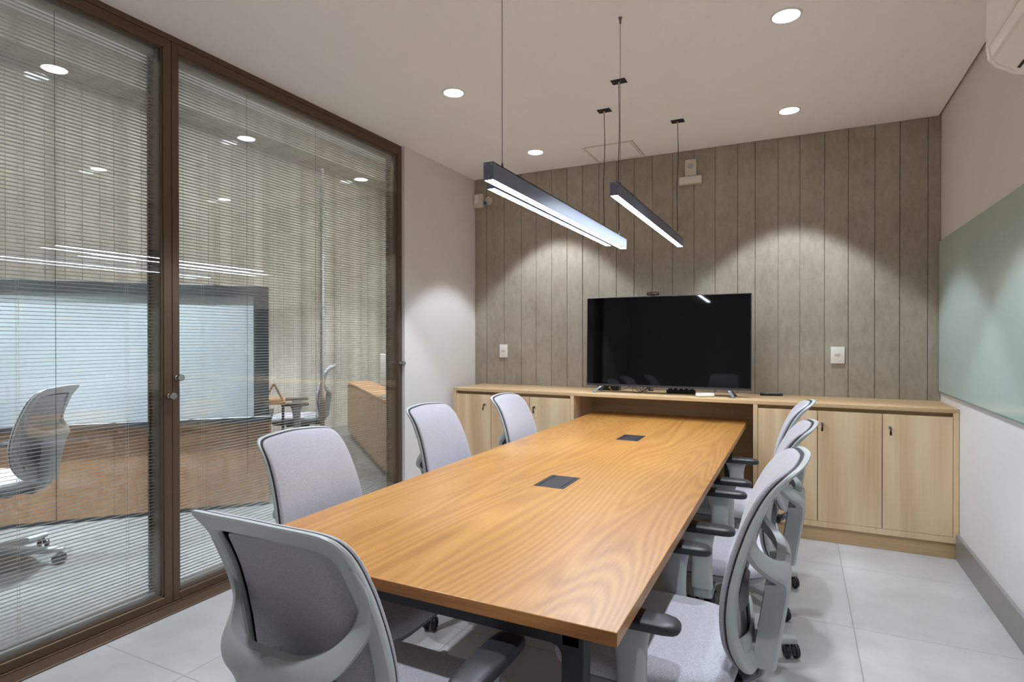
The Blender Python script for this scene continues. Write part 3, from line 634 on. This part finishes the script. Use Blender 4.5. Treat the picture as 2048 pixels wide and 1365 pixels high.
def pendant(x, y0, y1, z0, label, wavy):
    t = thing('linear_pendant', label, 'pendant lamp', (x, (y0+y1)/2, z0), 0, 'linear pendant lamps over the table'); h = (y1-y0)/2; a, H = 0.0185, 0.06
    mb = MB()                                                   # extruded aluminium channel, open below
    mb.box(-a, -a+0.002, -h, h, 0, H); mb.box(a-0.002, a, -h, h, 0, H); mb.box(-a, a, -h, h, H-0.003, H)
    mb.build('housing', M['pend'], t, smooth=False)
    for s_ in (-1, 1):
        e = MB().box(-a-0.0008, a+0.0008, min(s_*h, s_*(h+0.003)), max(s_*h, s_*(h+0.003)), 0.0, H+0.001, 0.0006, 1).build('end_cap', M['pend'], t, smooth=False)
        for sx, sz in ((-0.012, H-0.007), (0.012, H-0.007), (0.0, 0.012)):
            sc_ = MB().lathe((0, 0, 0), [(0.0, -0.001), (0.0022, -0.001), (0.0027, 0.0), (0.0, 0.0005)], 12, 'y').build('screw', M['chrome'], e)
            sc_.location = (sx, s_*(h+0.0035), sz); sc_.rotation_euler = (0, 0, 0 if s_ < 0 else PI)
    MB().box(-a+0.0022, a-0.0022, -h+0.001, h-0.001, 0.0004, 0.003).build('diffuser', M['strip'], t, smooth=False)
    zc = CEIL - z0
    # near end: bare steel wire with a small gripper; far end: black cable from a square plate
    MB().tube([(0, -h+0.1, H), (0, -h+0.1, zc)], 0.0013, 6).build('wire', M['steel'], t)
    MB().lathe((0, 0, 0), [(0.0, H), (0.0045, H), (0.0045, H+0.018), (0.002, H+0.028), (0.0, H+0.028)], 12).build('gripper', M['steel'], t).location = (0, -h+0.1, 0)
    MB().lathe((0, 0, 0), [(0.0, zc-0.03), (0.004, zc-0.03), (0.006, zc-0.012), (0.009, zc-0.004), (0.009, zc), (0.0, zc)], 14).build('ceiling_fixing', M['steel'], t).location = (0, -h+0.1, 0)
    MB().box(-0.043, 0.043, h-0.1-0.032, h-0.1+0.032, zc-0.004, zc-0.0002, 0.001, 1).build('ceiling_plate', M['black'], t, smooth=False)
    pts = []
    for q in range(25):
        u = q/24; z = lerp(zc-0.02, H+0.03, u); pts.append((wavy*math.sin(u*7)*math.sin(PI*u)*0.8, h-0.1 + wavy*math.sin(u*5+1)*math.sin(PI*u), z))
    mb = MB().tube(pts, 0.0023, 6)
    for q in (7, 15, 23): mb.lathe(pts[q], [(0.0, -0.003), (0.0032, -0.002), (0.0032, 0.002), (0.0, 0.003)], 8)
    mb.build('cable', M['black'], t)
    mb = MB().lathe((0, 0, 0), [(0.0, H), (0.004, H), (0.004, H+0.02), (0.002, H+0.032), (0.0, H+0.032)], 12); mb.lathe((0, 0, 0), [(0.0, zc-0.022), (0.003, zc-0.022), (0.006, zc-0.006), (0.0, zc-0.004)], 12)
    mb.build('gripper', M['chrome'], t).location = (0, h-0.1, 0)
    return t
pendant(-0.943, 1.736, 3.430, 1.868, 'lowest and nearest linear pendant lamp, dark with a glowing underside', 0.004)
pendant(-0.750, 2.572, 4.218, 1.978, 'right linear pendant lamp, hanging in front of the concrete wall', 0.006)
pendant(-1.151, 2.140, 3.815, 1.955, 'leftmost linear pendant lamp, almost hidden behind the nearest one', 0.005)

# ---- ceiling hatch
t = thing('ceiling_hatch', 'flush square access hatch in the ceiling near the concrete wall', 'hatch', (-1.337, 4.57, CEIL))
mb = MB(); a, b = 0.202, 0.2
for x0, x1, y0, y1 in ((-a, -a+0.02, -b, b), (a-0.02, a, -b, b), (-a+0.02, a-0.02, -b, -b+0.02), (-a+0.02, a-0.02, b-0.02, b)): mb.box(x0, x1, y0, y1, -0.004, -0.0003, 0.001, 1)
mb.build('frame', M['trim_w'], t, smooth=False)
MB().box(-a+0.019, a-0.019, -b+0.019, b-0.019, -0.0012, -0.0002).build('gap', M['gap'], t, smooth=False)
MB().box(-a-0.0025, a+0.0025, -b-0.0025, b+0.0025, -0.0012, -0.0002).build('gap', M['gap'], t, smooth=False)
MB().box(-a+0.0225, a-0.0225, -b+0.0225, b-0.0225, -0.0025, -0.0003).build('cover', M['ceil'], t, smooth=False)

# ================================================================= on the walls
t = thing('glass_board', 'large pale green glass writing board on the side wall', 'writing board', (XR, 2.98, 1.476))
MB().box(-0.012, -0.0045, -1.78, 1.822, -0.507, 0.507, 0.0008, 1).build('glass_sheet', M['board'], t, smooth=False)
MB().box(-0.0135, -0.0005, -1.78, 1.822, -0.513, -0.5072).build('bottom_rail', M['board_edge'], t, smooth=False)
# air conditioner
t = thing('air_conditioner', 'white wall air conditioner high on the side wall', 'air conditioner', (XR, 2.15, 2.2))
prof = [(0.0, 0.40), (-0.235, 0.40), (-0.262, 0.385), (-0.274, 0.34), (-0.276, 0.14), (-0.270, 0.105), (-0.25, 0.078), (-0.20, 0.045), (-0.13, 0.022), (-0.06, 0.012), (0.0, 0.01)]
def prism_y(mb, pr, y0, y1): mb.loft([[(x, y0, z) for x, z in pr], [(x, y1, z) for x, z in pr]])
mb = MB(); prism_y(mb, [(x*0.985-0.0005, z*0.99+0.002) for x, z in prof], -0.40, 0.40); mb.build('body', M['ac'], t, ang=25)
for s_ in (-1, 1):
    mb = MB(); y0, y1 = sorted((s_*0.40, s_*0.425)); prism_y(mb, prof, y0, y1); mb.build('end_panel', M['ac'], t, ang=25)
mb = MB(); prism_y(mb, [(-0.2735, 0.395), (-0.279, 0.38), (-0.280, 0.15), (-0.2735, 0.145)], -0.399, 0.399); mb.build('front_panel', M['ac'], t, ang=25)
mb = MB(); prism_y(mb, [(-0.205, 0.047), (-0.135, 0.024), (-0.135, 0.019), (-0.207, 0.041)], -0.36, 0.36); mb.build('outlet_slot', M['black'], t, smooth=False)
mb = MB(); prism_y(mb, [(-0.262, 0.092), (-0.185, 0.034), (-0.187, 0.030), (-0.265, 0.087)], -0.385, 0.385); mb.build('louver', M['ac'], t, smooth=False)
# sockets
def socket(x0, x1, z0, z1, label, full):
    t = thing('wall_socket', label, 'socket', ((x0+x1)/2, YB, (z0+z1)/2), 0, 'white sockets on the concrete wall'); a, b = (x1-x0)/2, (z1-z0)/2
    MB().box(-a, a, -0.010, -0.0003, -b, b, 0.002, 2).build('plate', M['white_pl'], t)
    mb = MB(); o = []
    for k in range(6): an = PI/6 + k*PI/3; o.append((0.021*math.cos(an)*1.15, 0.013*math.sin(an)))
    mb.loft([[(x, -0.0112, z) for x, z in o], [(x, -0.0098, z) for x, z in o]]); mb.build('insert', M['cream_pl'], t, smooth=False)
    mb = MB()
    for x, z in ((-0.0095, 0.0), (0.0095, 0.0), (0.0, -0.004)): mb.cyl((x, -0.0118, z), 0.0023, 0.001, 'y', 12)
    mb.build('pin_holes', M['black_pl'], t)
socket(-2.497, -2.414, 1.151, 1.273, 'narrow white wall socket above the left cupboard', False)
socket(0.212, 0.300, 1.146, 1.267, 'wider white wall socket above the right cupboard', True)
# alarm sounder and the emergency light under it
t = thing('alarm_sounder', 'white square alarm plate high on the concrete wall', 'alarm', (-0.772, YB, 2.692))
MB().box(-0.044, 0.044, -0.022, -0.0003, -0.066, 0.066, 0.003, 2).build('plate', M['cream_pl'], t)
MB().lathe((0, 0, 0.012), [(0.010, -0.0235), (0.020, -0.0235), (0.022, -0.022), (0.020, -0.0215), (0.010, -0.0215)], 24, 'y').build('emblem', M['grey_pl'], t)
t = thing('emergency_light', 'small slotted emergency light below the alarm plate', 'emergency light', (-0.771, YB, 2.588))
MB().box(-0.088, 0.088, -0.045, -0.0003, -0.031, 0.031, 0.004, 2).build('case', M['cream_pl'], t)
mb = MB()
for i in range(15):
    for k in range(4): mb.box(-0.078+i*0.0106, -0.0705+i*0.0106, -0.0462, -0.0448, -0.024+k*0.0125, -0.0145+k*0.0125)
mb.build('led_grid', M['white_pl'], t, smooth=False)
# motion sensor and camera
t = thing('motion_sensor', 'white motion sensor box in the upper left corner of the concrete wall', 'sensor', (-2.706, YB, 2.63))
MB().box(-0.05, 0.048, -0.035, -0.0003, -0.066, 0.062, 0.004, 2).build('case', M['cream_pl'], t)
MB().box(-0.044, 0.002, -0.050, -0.034, -0.030, 0.052, 0.006, 2).build('sensor_window', M['white_pl'], t)
MB().lathe((0.036, 0, 0.004), [(0.0, -0.0365), (0.004, -0.0365), (0.004, -0.0345), (0.0, -0.0345)], 12, 'y').build('lamp', M['black_pl'], t)
t = thing('security_camera', 'small round white security camera with a dark face beside the motion sensor', 'camera', (-2.612, YB, 2.625))
MB().lathe((0, 0, 0), [(0.0, -0.001), (0.038, -0.001), (0.040, -0.012), (0.032, -0.018), (0.0, -0.018)], 28, 'y').build('mount', M['cream_pl'], t)
m_ = Matrix.Rotation(R(28), 4, 'X') @ Matrix.Rotation(R(-8), 4, 'Z')
for nm, pr, mt in (('housing', [(0.0, -0.012), (0.024, -0.015), (0.033, -0.03), (0.037, -0.05), (0.037, -0.075), (0.034, -0.080), (0.0, -0.080)], 'cream_pl'), ('face', [(0.0, -0.0805), (0.033, -0.0805), (0.033, -0.083), (0.026, -0.0845), (0.0, -0.0845)], 'grey_pl2'), ('lens', [(0.0, -0.085), (0.012, -0.085), (0.012, -0.087), (0.008, -0.089), (0.0, -0.0895)], 'black_pl')):
    o = MB().lathe((0, 0, 0), pr, 28, 'y').build(nm, M[mt], t); o.matrix_local = m_ @ Matrix.Scale(0.78, 4)

# ================================================================= television and what lies on the worktop
TVY = 4.44; k_ = TVY/4.58
tx0, tx1, tz0, tz1 = -1.522, -0.296, 0.953, 1.651
cxv, wv_, hv = (tx0+tx1)/2, (tx1-tx0)/2, (tz1-tz0)/2
t = thing('television', 'large black flat television standing on the oak worktop', 'television', (cxv, TVY, ZC))
zc0 = (tz0+tz1)/2 - ZC; t.rotation_euler = (R(-1.2), 0, 0); t.location.z += 0.0017
mb = MB(); mb.box(-wv_, wv_, 0.0, 0.022, zc0-hv, zc0+hv, 0.002, 1); mb.box(-wv_+0.16, wv_-0.16, 0.022, 0.058, zc0-hv+0.03, zc0+0.10, 0.012, 2)
mb.build('body', M['tv_frame'], t, smooth=False)
MB().box(-wv_+0.006, wv_-0.006, -0.0012, 0.0, zc0-hv+0.016, zc0+hv-0.005).build('screen', M['screen'], t, smooth=False)
for s_, fx in ((-1, -1.424-cxv), (1, -0.423-cxv)):
    mb = MB(); top = zc0-hv+0.004
    for dy in (-0.085, 0.10):
        dx = s_*0.012
        mb.sweep([((fx - s_*0.028, 0.01, top), (1, 0, 0), (0, 1, 0), 0.014, 0.006), ((fx - s_*0.018 + dx*0.3, 0.01+dy*0.35, top*0.72), (1, 0, 0), (0, 1, 0), 0.012, 0.006), ((fx+dx, 0.01+dy, 0.006), (1, 0, 0), (0, 1, 0), 0.009, 0.006), ((fx+dx, 0.01+dy, 0.0005), (1, 0, 0), (0, 1, 0), 0.009, 0.007)], 12, 3)
    mb.build('foot', M['tv_foot'], t)
# webcam on the top edge
t = thing('webcam', 'small dark red webcam clipped on top of the television', 'webcam', (-0.995, TVY+0.018, tz1-0.0015))
mb = MB(); mb.sweep([((x, -0.004, 0.021), (0, 1, 0), (0, 0, 1), 0.0115*q, 0.0145*q) for x, q in ((-0.047, 0.35), (-0.045, 0.75), (-0.040, 0.95), (0.0, 1), (0.040, 0.95), (0.045, 0.75), (0.047, 0.35))], 16, 3); mb.build('body', M['red_dark'], t)
mb = MB(); mb.box(-0.012, 0.012, -0.010, 0.014, 0.0005, 0.010, 0.002, 1); mb.build('clip', M['black_pl'], t)
MB().lathe((0, 0, 0.021), [(0.0, -0.0175), (0.0075, -0.0175), (0.008, -0.015), (0.0, -0.015)], 20, 'y').build('lens', M['black_pl'], t)
mb = MB()
for x in (-0.028, -0.015, 0.022): mb.cyl((x, -0.0168, 0.021), 0.0022, 0.001, 'y', 10)
mb.build('indicator', M['yellow'], t)
# black box behind the left foot
t = thing('media_box', 'flat black media box behind the left television foot', 'media box', (-1.40, 4.66, ZC), R(4))
MB().box(-0.088, 0.088, -0.055, 0.055, 0.0, 0.052, 0.004, 2).build('case', M['black_pl'], t)
MB().box(-0.07, 0.07, -0.0565, -0.0548, 0.012, 0.040, 0.0005, 1).build('front_panel', M['dark_pl'], t, smooth=False)
p_ = MB().tube([(0.02, -0.056, 0.03), (0.018, -0.085, 0.028), (0.03, -0.10, 0.018), (0.045, -0.10, 0.006)], [0.004, 0.004, 0.003, 0.003], 8).build('plug', M['yellow'], t); p_['label'] = 'yellow plug'
# tangle of cables under the television
def curve_pts(P, n=6):
    out = []
    for i in range(len(P)-1):
        p0, p1, p2, p3 = P[max(i-1, 0)], P[i], P[i+1], P[min(i+2, len(P)-1)]
        for q in range(n):
            u = q/n; out.append(tuple(0.5*((2*b) + (-a+c)*u + (2*a-5*b+4*c-d)*u*u + (-a+3*b-3*c+d)*u**3) for a, b, c, d in zip(p0, p1, p2, p3)))
    return out + [P[-1]]
t = thing('cable_bundle', 'tangle of black cables under the middle of the television', 'cable', (-1.17, 4.56, ZC))
mb = MB()
mb.tube(curve_pts([(-0.14, 0.03, 0.02), (-0.09, 0.0, 0.016), (-0.04, -0.01, 0.035), (-0.02, 0.0, 0.06), (-0.02, 0.0, 0.13)]), 0.0022, 6)
mb.tube(curve_pts([(-0.02, 0.0, 0.13), (-0.01, -0.01, 0.05), (0.01, -0.06, 0.010), (0.045, -0.09, 0.003), (0.08, -0.06, 0.01), (0.11, -0.01, 0.04), (0.12, 0.0, 0.12)]), 0.0022, 6)
mb.build('cable', M['black_pl'], t)
mb = MB()
for k in range(5):
    c0 = (0.05+0.012*k, -0.01+0.008*k, 0.034+0.002*(k % 3)); rr = 0.026+0.003*(k % 2)
    mb.tube([(c0[0]+rr*math.cos(a)*1.25, c0[1]+0.004*math.sin(3*a), c0[2]+rr*math.sin(a)) for a in [2*PI*q/24+0.3*k for q in range(23)]], 0.0019, 6)
mb.build('coil', M['black_pl'], t)
mb = MB()
for k in range(3): mb.tube([(0.125+0.018*math.cos(a)+0.006*k, 0.02+0.006*k, 0.036+0.024*math.sin(a)) for a in [2*PI*q/20 for q in range(19)]], 0.0022, 6)
mb.build('coil', M['black_pl'], t)
t = thing('power_strip', 'black power strip full of plugs behind the table end', 'power strip', (-0.815, 4.62, ZC), R(2))
MB().box(-0.108, 0.108, -0.028, 0.028, 0.0, 0.026, 0.004, 2).build('case', M['black_pl'], t)
for k in range(5):
    mb = MB(); x = -0.08+0.04*k; mb.box(x-0.014, x+0.014, -0.016, 0.014, 0.0262, 0.036+0.006*(k % 2), 0.003, 2); mb.build('plug', M['dark_pl'], t)
t = thing('white_remote', 'white rounded remote lying near the right television foot', 'remote', (-0.607, 4.40, ZC), R(28))
mb = MB(); mb.sweep([((x, 0, 0.0145), (0, 1, 0), (0, 0, 1), 0.024*q, 0.0135*q) for x, q in ((-0.066, 0.5), (-0.063, 0.8), (-0.056, 1), (0.056, 1), (0.063, 0.8), (0.066, 0.5))], 16, 3.2); mb.build('case', M['white_pl'], t)
MB().lathe((-0.04, 0, 0), [(0.0, 0.0281), (0.008, 0.0281), (0.008, 0.029), (0.0, 0.0292)], 16).build('button', M['grey_pl2'], t)
t = thing('television_remote', 'slim dark television remote at the foot of the concrete wall', 'remote', (-0.178, 4.715, ZC), R(8))
mb = MB(); mb.sweep([((x, 0, 0.0105), (0, 1, 0), (0, 0, 1), 0.020*q, 0.010*q) for x, q in ((-0.078, 0.6), (-0.075, 0.9), (-0.068, 1), (0.068, 1), (0.075, 0.9), (0.078, 0.6))], 16, 3.2); mb.build('case', M['dark_pl'], t)
mb = MB()
for i in range(9):
    for k in (-1, 0, 1): mb.cyl((-0.055+0.013*i, k*0.010, 0.020), 0.0032, 0.002, 'z', 8)
mb.build('buttons', M['white_pl'], t)

# ================================================================= the room behind the glass
AZ = R(43); U = Vector((math.sin(AZ), math.cos(AZ), 0)); V_ = Vector((math.cos(AZ), -math.sin(AZ), 0)); P0 = Vector((-4.33, 2.72, 0))
rz = math.atan2(U.y, U.x)
def at(u, v): p = P0 + U*u + V_*v; return (p.x, p.y)
t = thing('reception_counter', 'orange wooden counter with a dark slate edge behind the glass doors', 'counter', (P0.x, P0.y, 0), rz)
for a, b in ((-1.9, -1.25), (-1.248, -0.26), (-0.258, 0.79)):
    MB().box(a, b, 0.0, 0.02, 0.03, 0.672, 0.001, 1).build('front_panel', M['wood2'], t, smooth=False)
MB().box(-1.9, 0.79, 0.01, 0.018, 0.0, 0.03).build('plinth', M['slate'], t, smooth=False)
MB().box(0.765, 0.79, 0.021, 0.5, 0.0, 0.672, 0.001, 1).build('side_panel', M['wood2'], t, smooth=False)
MB().box(-1.9, 0.81, -0.03, 0.52, 0.674, 0.715, 0.003, 1).build('counter_top', M['slate'], t, smooth=False)
t = thing('framed_board', 'large white board in a wide dark frame standing on the wooden counter', 'board', (P0.x, P0.y, 0.7155), rz)
mb = MB(); f0, f1, ht = -1.9, 0.79, 1.03
mb.box(f0, f1, 0.0, 0.05, ht-0.085, ht, 0.002, 1); mb.box(f1-0.11, f1, 0.0, 0.05, 0.0, ht-0.085, 0.002, 1); mb.box(f0, f0+0.11, 0.0, 0.05, 0.0, ht-0.085, 0.002, 1)
mb.build('frame', M['slate'], t, smooth=False)
MB().box(f0+0.11, f1-0.11, 0.015, 0.035, 0.0, ht-0.085).build('panel', M['frost'], t, smooth=False)
# desk behind the counter end with a wooden house-shaped stand
t = thing('work_desk', 'wooden desk beyond the counter end, in front of the silhouetted chair', 'desk', (-4.68, 3.60, 0), rz)
MB().box(-0.30, 0.50, -0.25, 0.25, 0.735, 0.76, 0.002, 1).build('desktop', M['wood2'], t, smooth=False)
for sx in (-0.28, 0.48): MB().box(sx-0.01, sx+0.01, -0.23, 0.23, 0, 0.734, 0.001, 1).build('leg', M['slate'], t, smooth=False)
x_, y_ = -4.28, 3.78
t = thing('desk_stand', 'small triangular wooden stand on the desk beyond the counter', 'stand', (x_, y_, 0.7605), rz)
mb = MB()
for s_ in (-1, 1): mb.loft([[(s_*0.085, -0.06, 0.0), (s_*0.07, -0.06, 0.0), (0.0-s_*0.004, -0.06, 0.15), (s_*0.008, -0.06, 0.165)], [(s_*0.085, 0.06, 0.0), (s_*0.07, 0.06, 0.0), (0.0-s_*0.004, 0.06, 0.15), (s_*0.008, 0.06, 0.165)]])
mb.box(-0.075, 0.075, -0.06, 0.06, 0.0, 0.008); mb.build('board', M['wood2'], t, smooth=False)
# long low wooden cabinet running away from the glass
a_ = Vector((-3.21, 4.17, 0)); b_ = Vector((-5.5, 6.12, 0)); d_ = (b_-a_).normalized(); rz2 = math.atan2(d_.y, d_.x)
t = thing('low_cabinet', 'low orange wooden cabinet behind the right edge of the right blind', 'cabinet', tuple(a_), rz2)
ln = (b_-a_).length
MB().box(0.0, ln, -0.28, 0.0, 0.05, 0.715, 0.002, 1).build('body', M['wood2'], t, smooth=False)
MB().box(-0.01, ln+0.01, -0.29, 0.015, 0.716, 0.74, 0.002, 1).build('cabinet_top', M['wood2'], t, smooth=False)
MB().box(0.02, ln-0.02, -0.25, -0.02, 0.0, 0.049).build('plinth', M['slate'], t, smooth=False)
for k in range(4):
    MB().box(0.02+k*ln/4, 0.01+(k+1)*ln/4, 0.001, 0.016, 0.07, 0.70, 0.001, 1).build('door', M['wood2'], t, smooth=False)
t = thing('desk_monitor', 'white backed monitor on the low orange cabinet behind the glass', 'monitor', (-3.70, 4.66, 0.7405), rz2)
MB().box(-0.27, 0.27, -0.012, 0.012, 0.10, 0.43, 0.006, 2).build('case', M['white_pl'], t)
mb = MB(); mb.box(-0.03, 0.03, -0.03, -0.012, 0.01, 0.2, 0.003, 1); mb.box(-0.1, 0.1, -0.08, 0.05, 0.0, 0.01, 0.003, 1); mb.build('stand', M['grey_pl2'], t)
t = struct(MB().box(-3.96, -3.93, 4.02, 4.05, 0, 2.9, 0.002, 1).build('trim_4', M['chrome'], smooth=False), 'slim bright metal post behind the right blind')
